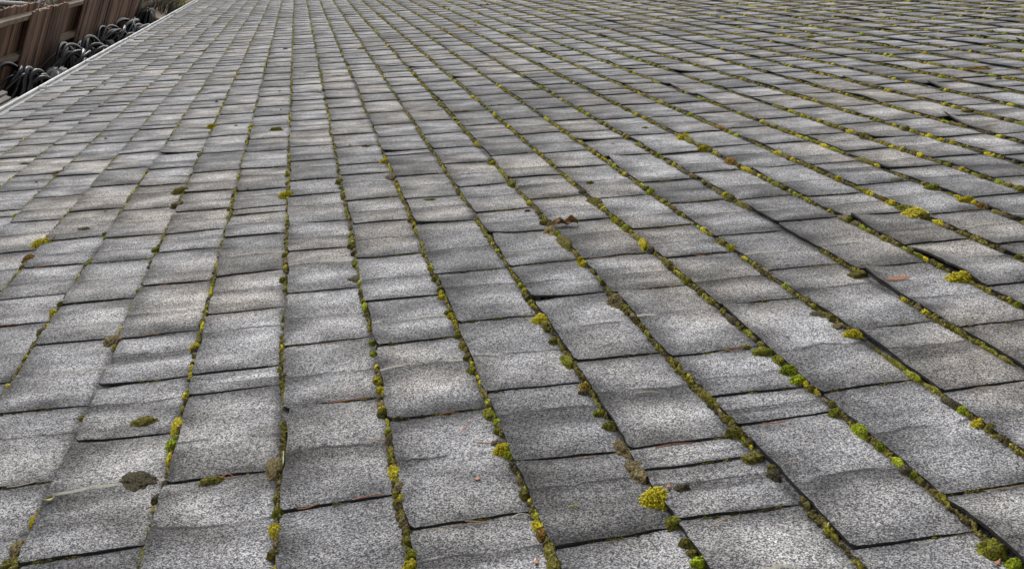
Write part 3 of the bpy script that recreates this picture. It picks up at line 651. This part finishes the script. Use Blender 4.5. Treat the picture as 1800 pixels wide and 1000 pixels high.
for c in range(-7, 30):
    for s_ in SLOTS[c]:
        if 4 < s_ < 40 and inview(s_, c + .5) is not None:
            for ts in runs(s_ * 3.1, 0.0, .98, .012 if s_ < 14 else .03, .46 if c > 0 else .25, 300):
                m_ = len(ts); tp = np.minimum(1, np.minimum(np.arange(m_), np.arange(m_)[::-1]) / 4 + .15)
                crust(np.full(m_, s_) - .012, c + ts, (.0012 + .0016 * (vnoise(ts * 5, ts * 0 + s_, 310) + .5)) * tp, (.0080 - .0055 * ts) * tp, .0, s_, dim=.55)
tag(link('seam_moss', mesh_np('seam_moss', np.vstack(VV), [np.vstack(TT), np.vstack(TT4)], [M_MOSSALL], cols=np.vstack(CC))),
    'fine moss lining the shingle seams all over the roof', 'moss', kind='stuff')
print('moss', len(cands), n0)

# ------------------------------------------------------------------ needles and leaves
def surf(u, v): return .0095 - .0072 * (v - math.floor(v)) + .0015
NEED = [
(7.31,0.14,7.36,0.32,'rust','bright rust pine needle at the front end of the lower left slot'),
(7.34,0.60,7.35,0.84,'rust','bright rust pine needle farther along the same lower slot, near the first seam'),
(9.25,0.44,9.29,0.86,'rust','long rust pine needle in the slot above the middle of the bottom half'),
(8.60,1.48,8.59,1.65,'rust','short rust pine needle below a mossy slot, second course right of the straight seam'),
(13.09,-3.65,13.08,-3.39,'rust','rust pine needle at the left edge of the photo'),
(13.88,-1.75,13.77,-1.55,'rust','short red needle on a pale shingle left of the straight seam'),
(11.94,-1.73,11.93,-1.52,'rust','rust needle in a slot right of the needle-tangled brown moss'),
(11.71,-2.10,11.98,-1.96,'tan','tan needle lying across the brown moss lump at the left'),
(8.07,-0.52,8.09,-0.42,'rust','rust needle touching the dark and yellow moss clod at the lower left'),
(8.41,-1.89,8.44,-1.82,'pale','short straw coloured needle on a shingle at the lower left'),
(8.57,-2.41,8.60,-2.19,'pale','pale grey stem along a slot at the lower left edge'),
(8.38,3.36,8.33,3.60,'pale','pale straw needle lying on a crease of a shingle right of centre'),
(9.06,4.58,9.08,4.77,'rust','rust needle in the slot that leads to the flat green moss pad'),
(8.96,6.07,8.94,6.21,'tan','tan needle right of the yellow olive moss mound'),
(8.66,7.07,8.64,7.23,'tan','tan needle at a slot end on the right'),
(6.05,3.19,6.12,3.44,'tan','long tan needle right of the green moss domes at the bottom'),
(6.64,2.24,6.63,2.33,'straw','yellow needle on a crease left of the golden beaded cushion'),
(8.37,0.80,8.31,0.95,'tan','brown needle stuck to the first seam above the golden olive block'),
(7.78,1.07,7.75,1.27,'dark','dark needle beside the golden olive moss block'),
(7.82,1.15,7.87,1.26,'pale','pale needle just above the dark needle by the golden olive block'),
(7.97,1.71,7.91,1.87,'rust','red needle poking left out of the bark piece'),
(6.72,1.43,6.65,1.58,'tan','tan curved needle under a slot at the bottom centre'),
(8.34,0.02,8.11,0.02,'pale','pale needle standing on the straight seam by the tall tan lump'),
(10.04,0.28,10.25,0.32,'pale','pale upright needle on a shingle right of the straight seam'),
(10.73,2.16,10.79,2.25,'pale','pale needle under a slot at the centre'),
(12.04,5.40,12.03,5.54,'rust','rust needle under a slot in the right half'),
(12.48,4.06,12.51,4.38,'tan','tan bent needle right of the golden mound below the dry leaf'),
(15.61,-3.80,15.64,-3.49,'rust','rust needle in a slot at the far left'),
(20.48,-4.57,20.55,-4.16,'rust','dark rust needle in a slot above the yellow moss ring'),
(8.19,1.62,8.36,1.73,'rust','thin rust needle alone on a pale shingle above the bark piece'),
(6.68,4.07,6.72,4.15,'tan','short tan needle on a crease at the lower right'),
(6.67,1.79,6.67,1.94,'pale','fine grey arched stem at the seam below centre'),
(5.80,3.95,5.83,4.10,'pale','fine pale stem on the big lower right shingle'),
(7.40,4.22,7.39,4.46,'rust','rust stem in the slot right of the olive moss wedge'),
(15.37,-1.10,15.27,-0.75,'tan','tan needle in a slot left of the straight seam'),
(14.51,1.13,14.55,1.23,'tan','tan needle near the stacked green blobs'),

]
for q, (u0, v0, u1, v1, colr, lab) in enumerate(NEED):
    k = 9; s = np.linspace(0, 1, k); cu = rnd.uniform(-.035, .035)
    hh = np.array([max(surf(u0, v0 + (v1 - v0) * t), 0) for t in s]) + .0025 + .002 * np.sin(math.pi * s) * rnd.random()
    P = RP(u0 + (u1 - u0) * s + cu * np.sin(math.pi * s), v0 + (v1 - v0) * s, hh)
    c0 = P.mean(0); m = MB(); m.tube(P - c0, 0.00072 * (1.15 - .6 * np.abs(s - .4)), 5)
    o = m.build('pine_needle', M_NEEDLE[colr], smooth=True); o.location = c0.tolist(); tag(o, lab, 'needle', 'dry needles lying on the shingles')
def sheet(name, mat, f, nu, nv, thick, loc, spin=0.0):
    """curved leaf with real thickness; f(s,t)->local xyz"""
    s, t = np.meshgrid(np.linspace(0, 1, nu), np.linspace(0, 1, nv), indexing='ij'); P = f(s, t).reshape(-1, 3)
    i = np.arange(nu - 1)[:, None] * nv; j = np.arange(nv - 1)[None]
    Q = np.stack([i + j, i + nv + j, i + nv + j + 1, i + j + 1], -1).reshape(-1, 4)
    me = mesh_np(name, P, [Q], [mat]); o = link(name, me)
    md = o.modifiers.new('thick', 'SOLIDIFY'); md.thickness = thick; md.offset = 0
    o.matrix_world = Matrix.Translation(loc.tolist()) @ ROOF_ROT @ Matrix.Rotation(spin, 4, 'Z'); return o
M_LEAF = simple('dry_brown_leaf', (0.17, 0.095, 0.034), 0.8, 0.55, 150, 0.1, bump=.4)
M_ORL = simple('orange_leaflet', (0.48, 0.23, 0.12), 0.6, 0.3, 200)
def curled(s, t):
    x = -.032 + .064 * s; y = (t - .5) * .026 * np.sin(np.pi * np.clip(s, .06, .94)) ** .5 * (1 + .25 * np.sin(s * 11 + t * 2)) + .004 * np.sin(s * 5)
    z = .002 + .013 * np.sin(np.pi * np.clip(s / .62, 0, 1)) + .010 * np.sin(np.pi * np.clip((s - .60) / .4, 0, 1)) + .012 * (t - .5) ** 2 * 4 * s + .002 * np.sin(s * 19 + t * 5)
    return np.stack([x, y, np.maximum(z, .0005)], -1)
tag(sheet('dry_leaf', M_LEAF, curled, 28, 9, .0012, RP(14.15, 4.13, .009), .1), 'curled brown dead leaf arching over the shingle beside mossy lumps', 'leaf')
m = MB()                        # pinnate orange leaflet: midrib and side leaflets
m.tube([(-.024, 0, .003), (0, 0.001, .0045), (.024, .002, .003)], .0009, 5)
for k in range(9):
    x = -.021 + k * .0052; l_ = .009 * math.sin(math.pi * (k + 1.2) / 10.5) + .003
    m.add([(x - .0018, 0, .0035), (x + .0018, 0, .0035), (x + .0035, -l_, .0025), (x + .0015, -l_, .0025), (x - .0018, 0, .0047), (x + .0018, 0, .0047), (x + .0035, -l_, .0037), (x + .0015, -l_, .0037)],
          [(0, 3, 2, 1), (4, 5, 6, 7), (0, 1, 5, 4), (1, 2, 6, 5), (2, 3, 7, 6), (3, 0, 4, 7)])
o = m.build('fern_leaflet', M_ORL); o.matrix_world = Matrix.Translation(RP(10.2, 7.22, .0098).tolist()) @ ROOF_ROT; tag(o, 'small orange comb shaped fern leaflet on a shingle at the right', 'leaf')
def flake(s, t):
    return np.stack([(s - .5) * .012, (t - .5) * .0042 * np.sin(np.pi * np.clip(s, .02, .98)), .001 + .003 * (2 * s - 1) ** 2], -1)
for (u, v, sp, mt, lab) in ((7.33, 1.63, .2, M_ORL, 'tiny orange leaf flake alone on the shingle at the bottom, left of the bark piece'), (6.06, 1.85, 1.1, M_ORL, 'tan leaf flake standing at the bottom edge near the middle seam'),
                        (5.08, 4.86, .4, M_ORL, 'orange leaf flake by the bright moss dome in the bottom right corner'), (9.11, 5.29, 0.9, M_NEEDLE['pale'], 'tiny white flake on the shingle below the loose dark moss slab'),
                        (8.16, -1.95, .3, M_NEEDLE['straw'], 'tiny yellow flake at a bare seam at the lower left'), (6.67, 3.08, 1.2, M_ORL, 'orange speck just right of the golden beaded cushion'),
                        (17.19, -3.9, .5, M_LEAF, 'dry brown bark flake inside the yellow moss ring at the left'), (61.9, -9.35, .3, M_NEEDLE['straw'], 'yellow leaf caught on the white gutter lip')):
    big = 3.2 if u > 60 else 2.2 if u > 17 else 1
    o = sheet('leaf_flake', mt, flake, 9, 5, .0008, RP(u, v, surf(u, v) + .001), sp); o.scale = (big, big, big); tag(o, lab, 'leaf')
    o.matrix_world = Matrix.Translation(RP(u, v, surf(u, v) + (.001 if u < 60 else .012)).tolist()) @ ROOF_ROT @ Matrix.Rotation(sp, 4, 'Z') @ Matrix.Diagonal((big, big, big, 1))

for q in range(46):             # needles lodged in the slots
    c = rnd.randint(-5, 9); s_ = rnd.choice([z for z in SLOTS[c] if 5 < z < 19] or [9.0]); ta = rnd.uniform(.05, .6); tb = ta + rnd.uniform(.12, .4); k = 8
    s = np.linspace(0, 1, k); uu = s_ - .02 + rnd.uniform(-.03, .03) * np.sin(math.pi * s); vv = c + ta + (tb - ta) * s
    P = RP(uu - .012, vv, .0078 - .0062 * (vv - c) + .0016); c0 = P.mean(0); m = MB(); m.tube(P - c0, .0006, 5)
    o = m.build('pine_needle', M_NEEDLE[rnd.choice(['rust', 'tan', 'tan', 'dark', 'pale', 'dark'])], smooth=True); o.location = c0.tolist()
    tag(o, 'thin dry needle lodged along a dark slot between two shingles', 'needle', 'dry needles lodged in the slots')

# ------------------------------------------------------------------ the side yard beyond the gutter
M_BOARD = simple('weathered_cedar', (0.22, 0.138, 0.098), 0.85, 0.5, 4.0, island=.5, stretch=(9, 9, .7), bump=.5)
M_RAIL = simple('pale_weathered_rail', (0.30, 0.235, 0.175), 0.85, 0.3, 6.0, island=.15, stretch=(4, .8, 4))
M_TARP = simple('black_plastic', (0.011, 0.012, 0.015), 0.30, 0.3, 8, 0.8)
M_TARPW = simple('clear_plastic', (0.34, 0.35, 0.34), 0.25, 0.3, 14, 0.6)
M_GREYW = simple('silver_grey_wood', (0.33, 0.31, 0.28), 0.85, 0.3, 5, island=.2, stretch=(4, .6, 4))
fence = empty('wooden_fence', (-2.8, 15, 0), 'tall brown weathered board fence along the yard beyond the white gutter', 'fence')
def fo(o): o.matrix_parent_inverse = Matrix.Translation((2.8, -15, 0)); return o
def panel(ya, yb, x, top, seed):
    r = random.Random(seed); m = MB(); y = ya
    while y < yb - .05:
        wd = min(r.uniform(.125, .15), yb - y); lean = r.uniform(-.012, .012); zt = top + r.uniform(-.012, .012); xx = x + r.uniform(-.012, .012)
        m.box((xx, y + .004, .03), (xx + .02, y + wd - .012, zt)); V = m.V[-1]; V[4:, 1] += lean
        c1 = r.uniform(.2, .5) * wd
        V[[4, 5], 2] -= r.uniform(0, .008)
        y += wd
    fo(m.build('board_panel', M_BOARD, fence))
YS = [-4.0, -1.2, 1.5, 4.2, 6.9, 9.6, 12.72]; panel(12.3, 13.4, -2.842, 1.915, 59)
for k in range(6): panel(YS[k], YS[k + 1] + (.6 if k % 2 else 0), -2.84 if k % 2 else -2.74, 1.92 if k % 2 else 1.88, 40 + k)
panel(12.74, 14.76, -2.735, 1.885, 60); panel(14.6, 16.7, -2.84, 1.92, 61); panel(15.92, 22.2, -2.735, 1.88, 62); panel(22.24, 34, -2.84, 1.9, 63)
for (za, zb) in ((1.775, 1.83), (1.29, 1.355), (.35, .41)):
    for (ya, yb) in ((-4, 2.0), (2.0, 7.4), (7.4, 12.73), (12.73, 17.5), (17.5, 22.2), (22.2, 34)):
        m = MB(); m.box((-2.815, ya + .003, za), (-2.740, yb - .003, zb)); fo(m.build('rail', M_RAIL, fence))
for yy in (-4, 2, 7.4, 12.73, 17.5, 22.25, 28, 34):
    m = MB(); m.box((-2.90, yy - .045, 0), (-2.845, yy + .045, 1.84)); fo(m.build('post', M_BOARD, fence))
m = MB(); m.box((-2.72, 22.05, 0), (-2.69, 22.27, 2.0)); o = m.build('plank', simple('pale_olive_board', (.24, .235, .17), .8, .3, 5, stretch=(6, 6, .6))); tag(o, 'pale olive plank standing against the brown fence above a wide black heap', 'plank')

def drape(cx, cy, h, rx, ry, npl, seed, mat, label, lean=0.0, name='black_tarp', cat='tarp'):
    """plastic sheet thrown over something: a skewed tent with a blunt crest and sharp irregular folds"""
    r = random.Random(seed); nth, nz = 190, 34; th = np.linspace(0, 2 * math.pi, nth, endpoint=False)[:, None]; q = np.linspace(0, 1, nz)[None]
    cx_, sx_ = np.cos(th), np.sin(th)
    f1 = vnoise(npl * .42 * cx_ + 9 + q * .8, npl * .42 * sx_ + seed * 3.3 + q * .5, seed); f2 = vnoise(npl * .95 * cx_ + q * 1.5 + 3, npl * .95 * sx_ + seed, seed + 40)
    pl = .75 - 2.6 * np.abs(f1) - 1.0 * np.abs(f2)                       # ridged: sharp crests, broad hollows
    zz = h * (1 - q ** 1.9) * (1 + .10 * vnoise(cx_ * 1.3 + seed, sx_ * 1.3 + q, seed + 5))
    rad = .16 * np.clip(q * 6, 0, 1) + .84 * q ** .75
    rad = rad * (1 + .55 * pl * np.clip(q * 2.4, 0, 1))
    x = cx + rx * rad * cx_; y = cy + ry * rad * sx_ * (1 + .35 * sx_) - ry * .55 * (1 - q) + .12 * vnoise(q * 3 + seed, th * 0, seed + 3)
    zz = zz + .09 * h * pl * np.clip(q * 5, 0, 1) * (1 - q)
    V = np.stack([x, y, np.maximum(zz, 0)], -1).reshape(-1, 3)
    i = np.arange(nth)[:, None] * nz; i2 = (np.arange(nth)[:, None] + 1) % nth * nz; j = np.arange(nz - 1)[None]
    Q = np.stack([i + j, i + j + 1, i2 + j + 1, i2 + j], -1).reshape(-1, 4)
    c0 = np.array([cx, cy, 0]); o = link(name, mesh_np(name, V - c0, [Q], [mat])); o.location = c0.tolist(); tag(o, label, cat)
    return o
def heap(cx, cy, h, rx, ry, n, seed, label):
    """black plastic lying in nested arched ribs over a slack sheet"""
    r = random.Random(seed); root = empty('plastic_heap', (cx, cy, 0), label, 'black plastic', None)
    cov = drape(cx, cy + ry * .1, h * .90, rx * .8, ry * .72, 9, seed, M_TARP, None, name='sheet', cat=None); cov.location = (0, ry * .1, 0); cov.parent = root
    n += 3
    for k in range(n):
        q = k / max(1, n - 1); aa = np.linspace(.02, math.pi - .02, 26); sk = r.uniform(.35, .6)
        Ry = ry * (.95 - .55 * q + r.uniform(-.05, .05)); hz = h * (1.0 - .16 * abs(q - .3) + r.uniform(-.07, .03)); x0 = rx * (-.9 + 1.9 * q) + r.uniform(-.03, .03)
        yy = -Ry * np.cos(aa) + ry * .25 * q - sk * Ry * np.sin(aa) ** 2 * .7; zz = hz * np.sin(aa) ** .55
        xx = x0 + r.uniform(.0, .10) * np.sin(aa) + .05 * np.sin(aa * 3 + seed + k) + r.uniform(0, .22) * (aa / math.pi) ** 2
        m = MB(); m.tube(np.stack([xx, yy, zz], -1), r.uniform(.014, .032), 8); m.build('rib', M_TARP, root, smooth=True)
heap(-2.50, 12.0, 1.44, .22, .52, 9, 1, 'glossy black plastic heap in arched ribs, just behind the pale slatted rack')
drape(-2.36, 13.35, 1.27, .20, .75, 7, 2, M_TARPW, 'whitish clear plastic cover bulging behind the gutter between two black heaps', name='plastic_cover', cat='plastic cover')
heap(-2.50, 14.5, 1.42, .22, .85, 11, 3, 'black plastic heap with sharp arched ribs, directly beyond the whitish clear plastic')
heap(-2.50, 16.0, 1.36, .20, .80, 8, 4, 'black ribbed plastic heap under the exposed rail of the fence, third from the pale rack')
drape(-2.44, 17.1, 1.26, .20, .80, 7, 5, simple('dull_dark_sheet', (.045, .043, .042), .55, .4, 6), 'dull charcoal sheet bundle with a soft rounded top')
heap(-2.50, 18.2, 1.40, .20, .95, 9, 6, 'black plastic heap in arched ribs just beyond the dull charcoal sheet bundle')
heap(-2.50, 20.2, 1.38, .22, 1.3, 10, 7, 'wide black plastic heap with grey highlights below the pale olive plank')
drape(-2.52, 22.3, 1.40, .22, 1.1, 8, 8, M_TARP, 'farthest black tarp bundle beside the wooden planter')

# slatted rack at the lower left of the yard
bench = empty('slatted_rack', (-2.25, 9.6, 0), 'pale grey slatted rack cut by the left edge, in front of a black plastic heap', 'rack')
for k in range(5):
    m = MB(); x = -.19 + k * .08; m.box((x, -1.5, 1.268), (x + .052, 1.28 - .09 * ((k * 2) % 3), 1.30)); m.build('slat', M_GREYW, bench)
for yy in (-1.3, .95):
    for xx in (-.16, .16):
        m = MB(); m.box((xx - .025, yy - .025, 0), (xx + .025, yy + .025, 1.218)); m.build('leg', M_GREYW, bench)
    m = MB(); m.box((-.20, yy - .02, 1.22), (.20, yy + .02, 1.266)); m.build('bearer', M_GREYW, bench)

# planter with grasses at the far end
pl = empty('wooden_planter', (-2.3, 24.2, 0), 'brown wooden planter box with a pale top edge at the far end of the yard', 'planter')
m = MB(); m.box((-.28, -2.0, 0), (.22, 2.4, 1.24)); m.build('box_side', M_BOARD, pl)
m = MB(); m.box((-.30, -2.05, 1.242), (.24, 2.45, 1.275)); m.build('top_edge', M_RAIL, pl)
def grass(cx, cy, z, h, n, spread, mat, label, seed, wid=.012):
    r = random.Random(seed); m = MB()
    for _ in range(n):
        a = r.uniform(0, 6.28); l_ = h * r.uniform(.6, 1.1); dx, dy = math.cos(a), math.sin(a); bx, by = r.gauss(0, spread), r.gauss(0, spread * 1.6); out = r.uniform(.15, .6) * l_
        s = np.linspace(0, 1, 7); P = np.stack([bx + dx * out * s ** 2, by + dy * out * s ** 2, l_ * (s - .28 * s ** 3)], -1); wd = wid * (1 - s) ** .6 + .001
        sd_ = np.array([-dy, dx, 0]); V = np.concatenate([P - sd_ * wd[:, None], P + sd_ * wd[:, None], P + np.array([[0, 0, .004]])])
        k = 7; Q = [(i, i + 1, 2 * k + i + 1, 2 * k + i) for i in range(k - 1)] + [(2 * k + i, 2 * k + i + 1, k + i + 1, k + i) for i in range(k - 1)]
        m.add(V, Q)
    o = m.build('ornamental_grass', mat, smooth=True); o.location = (cx, cy, z); tag(o, label, 'plant'); return o
grass(-2.28, 25.3, 1.27, .42, 80, .09, simple('yellow_green_blades', (.28, .27, .03), .6, .4, 20, island=.4), 'yellow green clump of grass growing in the planter by the gutter', 3)
grass(-2.35, 23.6, 1.27, .55, 60, .14, simple('dark_reed_blades', (.07, .07, .045), .6, .4, 20, island=.6), 'dark reedy grass with pale stems growing in the planter', 4)
m = MB(); m.tube([(-2.55, 22.9, 1.24), (-2.6, 23.9, 1.45), (-2.62, 25.2, 1.62)], .012, 6); o = m.build('stick', M_RAIL, smooth=True); tag(o, 'thin pale stick leaning over the far black tarp', 'stick')

# the neighbour's side: shrubs, a pipe
def leaf_mat(name, c): return simple(name, c, .6, .3, 10, island=.55)
def shrub(cx, cy, h, rx, ry, n, mat, label, seed):
    r = np.random.default_rng(seed); root = empty('shrub', (cx, cy, 0), label, 'shrub', None)
    cl = r.normal(0, 1, (26, 3)); cl /= np.linalg.norm(cl, axis=1)[:, None]; cl *= r.uniform(.35, .95, (26, 1)); cl = cl * np.array([rx, ry, h * .42]) + np.array([0, 0, h * .56])
    c = cl[r.integers(0, 26, n)] + r.normal(0, 1, (n, 3)) * np.array([.16, .2, .14])
    c[:, 2] = np.clip(c[:, 2], .05, None)
    a = r.normal(0, 1, (n, 3)); a /= np.linalg.norm(a, axis=1)[:, None]; b2 = np.cross(a, r.normal(0, 1, (n, 3))); b2 /= np.linalg.norm(b2, axis=1)[:, None]
    l_ = r.uniform(.02, .045, (n, 1)); V = np.stack([c - a * l_, c + b2 * l_ * .45, c + a * l_, c - b2 * l_ * .45], 1).reshape(-1, 3)
    link('foliage', mesh_np('foliage', V, [np.arange(n * 4).reshape(-1, 4)], [mat], smooth=np.zeros(n)), root)
    m = MB()
    for q in cl[:14]: m.tube([(0, 0, 0), tuple(q * np.array([.4, .4, .55])), tuple(q)], [.02, .012, .004], 5)
    m.build('stem', M_BOARD, root, smooth=True)
LM = [leaf_mat('grey_green_leaf', (.075, .085, .05)), leaf_mat('brown_leaf', (.17, .11, .06)), leaf_mat('dark_green_leaf', (.04, .055, .03)), leaf_mat('dry_pale_leaf', (.26, .23, .16))]
for k, (x, y, h, rx, ry, mi, lab) in enumerate(((-3.75, 14.9, 1.75, .5, .9, 0, 'grey green shrub behind the left end of the fence, under the pale pipe'), (-3.8, 17.4, 1.78, .5, 1.0, 1, 'brown leaved shrub showing over the fence top near the pale pipe'),
        (-4.6, 16.4, 2.1, .6, 1.3, 2, 'dark green shrub farther behind the fence'), (-3.7, 20.2, 1.8, .5, 1.2, 3, 'pale dry shrub behind the fence by the top edge of the photo'), (-3.9, 12.4, 1.7, .6, 1.2, 2, 'low dark shrub behind the fence beyond the left edge'),
        (-4.9, 21.5, 2.3, .8, 1.8, 0, 'tall grey green shrub far behind the fence'), (-4.0, 26.5, 2.2, .8, 1.8, 2, 'dark shrub behind the far fence panel'))):
    shrub(x, y, h, rx, ry, 2600, LM[mi], lab, 70 + k)
pts = [(12.0, 1.90), (12.88, 1.84), (13.42, 1.80), (14.01, 1.76), (14.6, 1.70), (14.82, 1.70), (14.95, 1.80), (14.75, 1.95), (14.5, 2.1)]
m = MB(); m.tube([(-3.1, y, z) for y, z in pts] , .022, 8)
for y in (12.1,): m.tube([(-3.1, y, 0), (-3.1, y, 1.9)], .022, 8)
o = m.build('bent_pipe', simple('pale_grey_pipe', (.45, .46, .47), .5, .15, 10), smooth=True); tag(o, 'pale grey bent pipe hanging over the shrubs behind the fence', 'pipe')
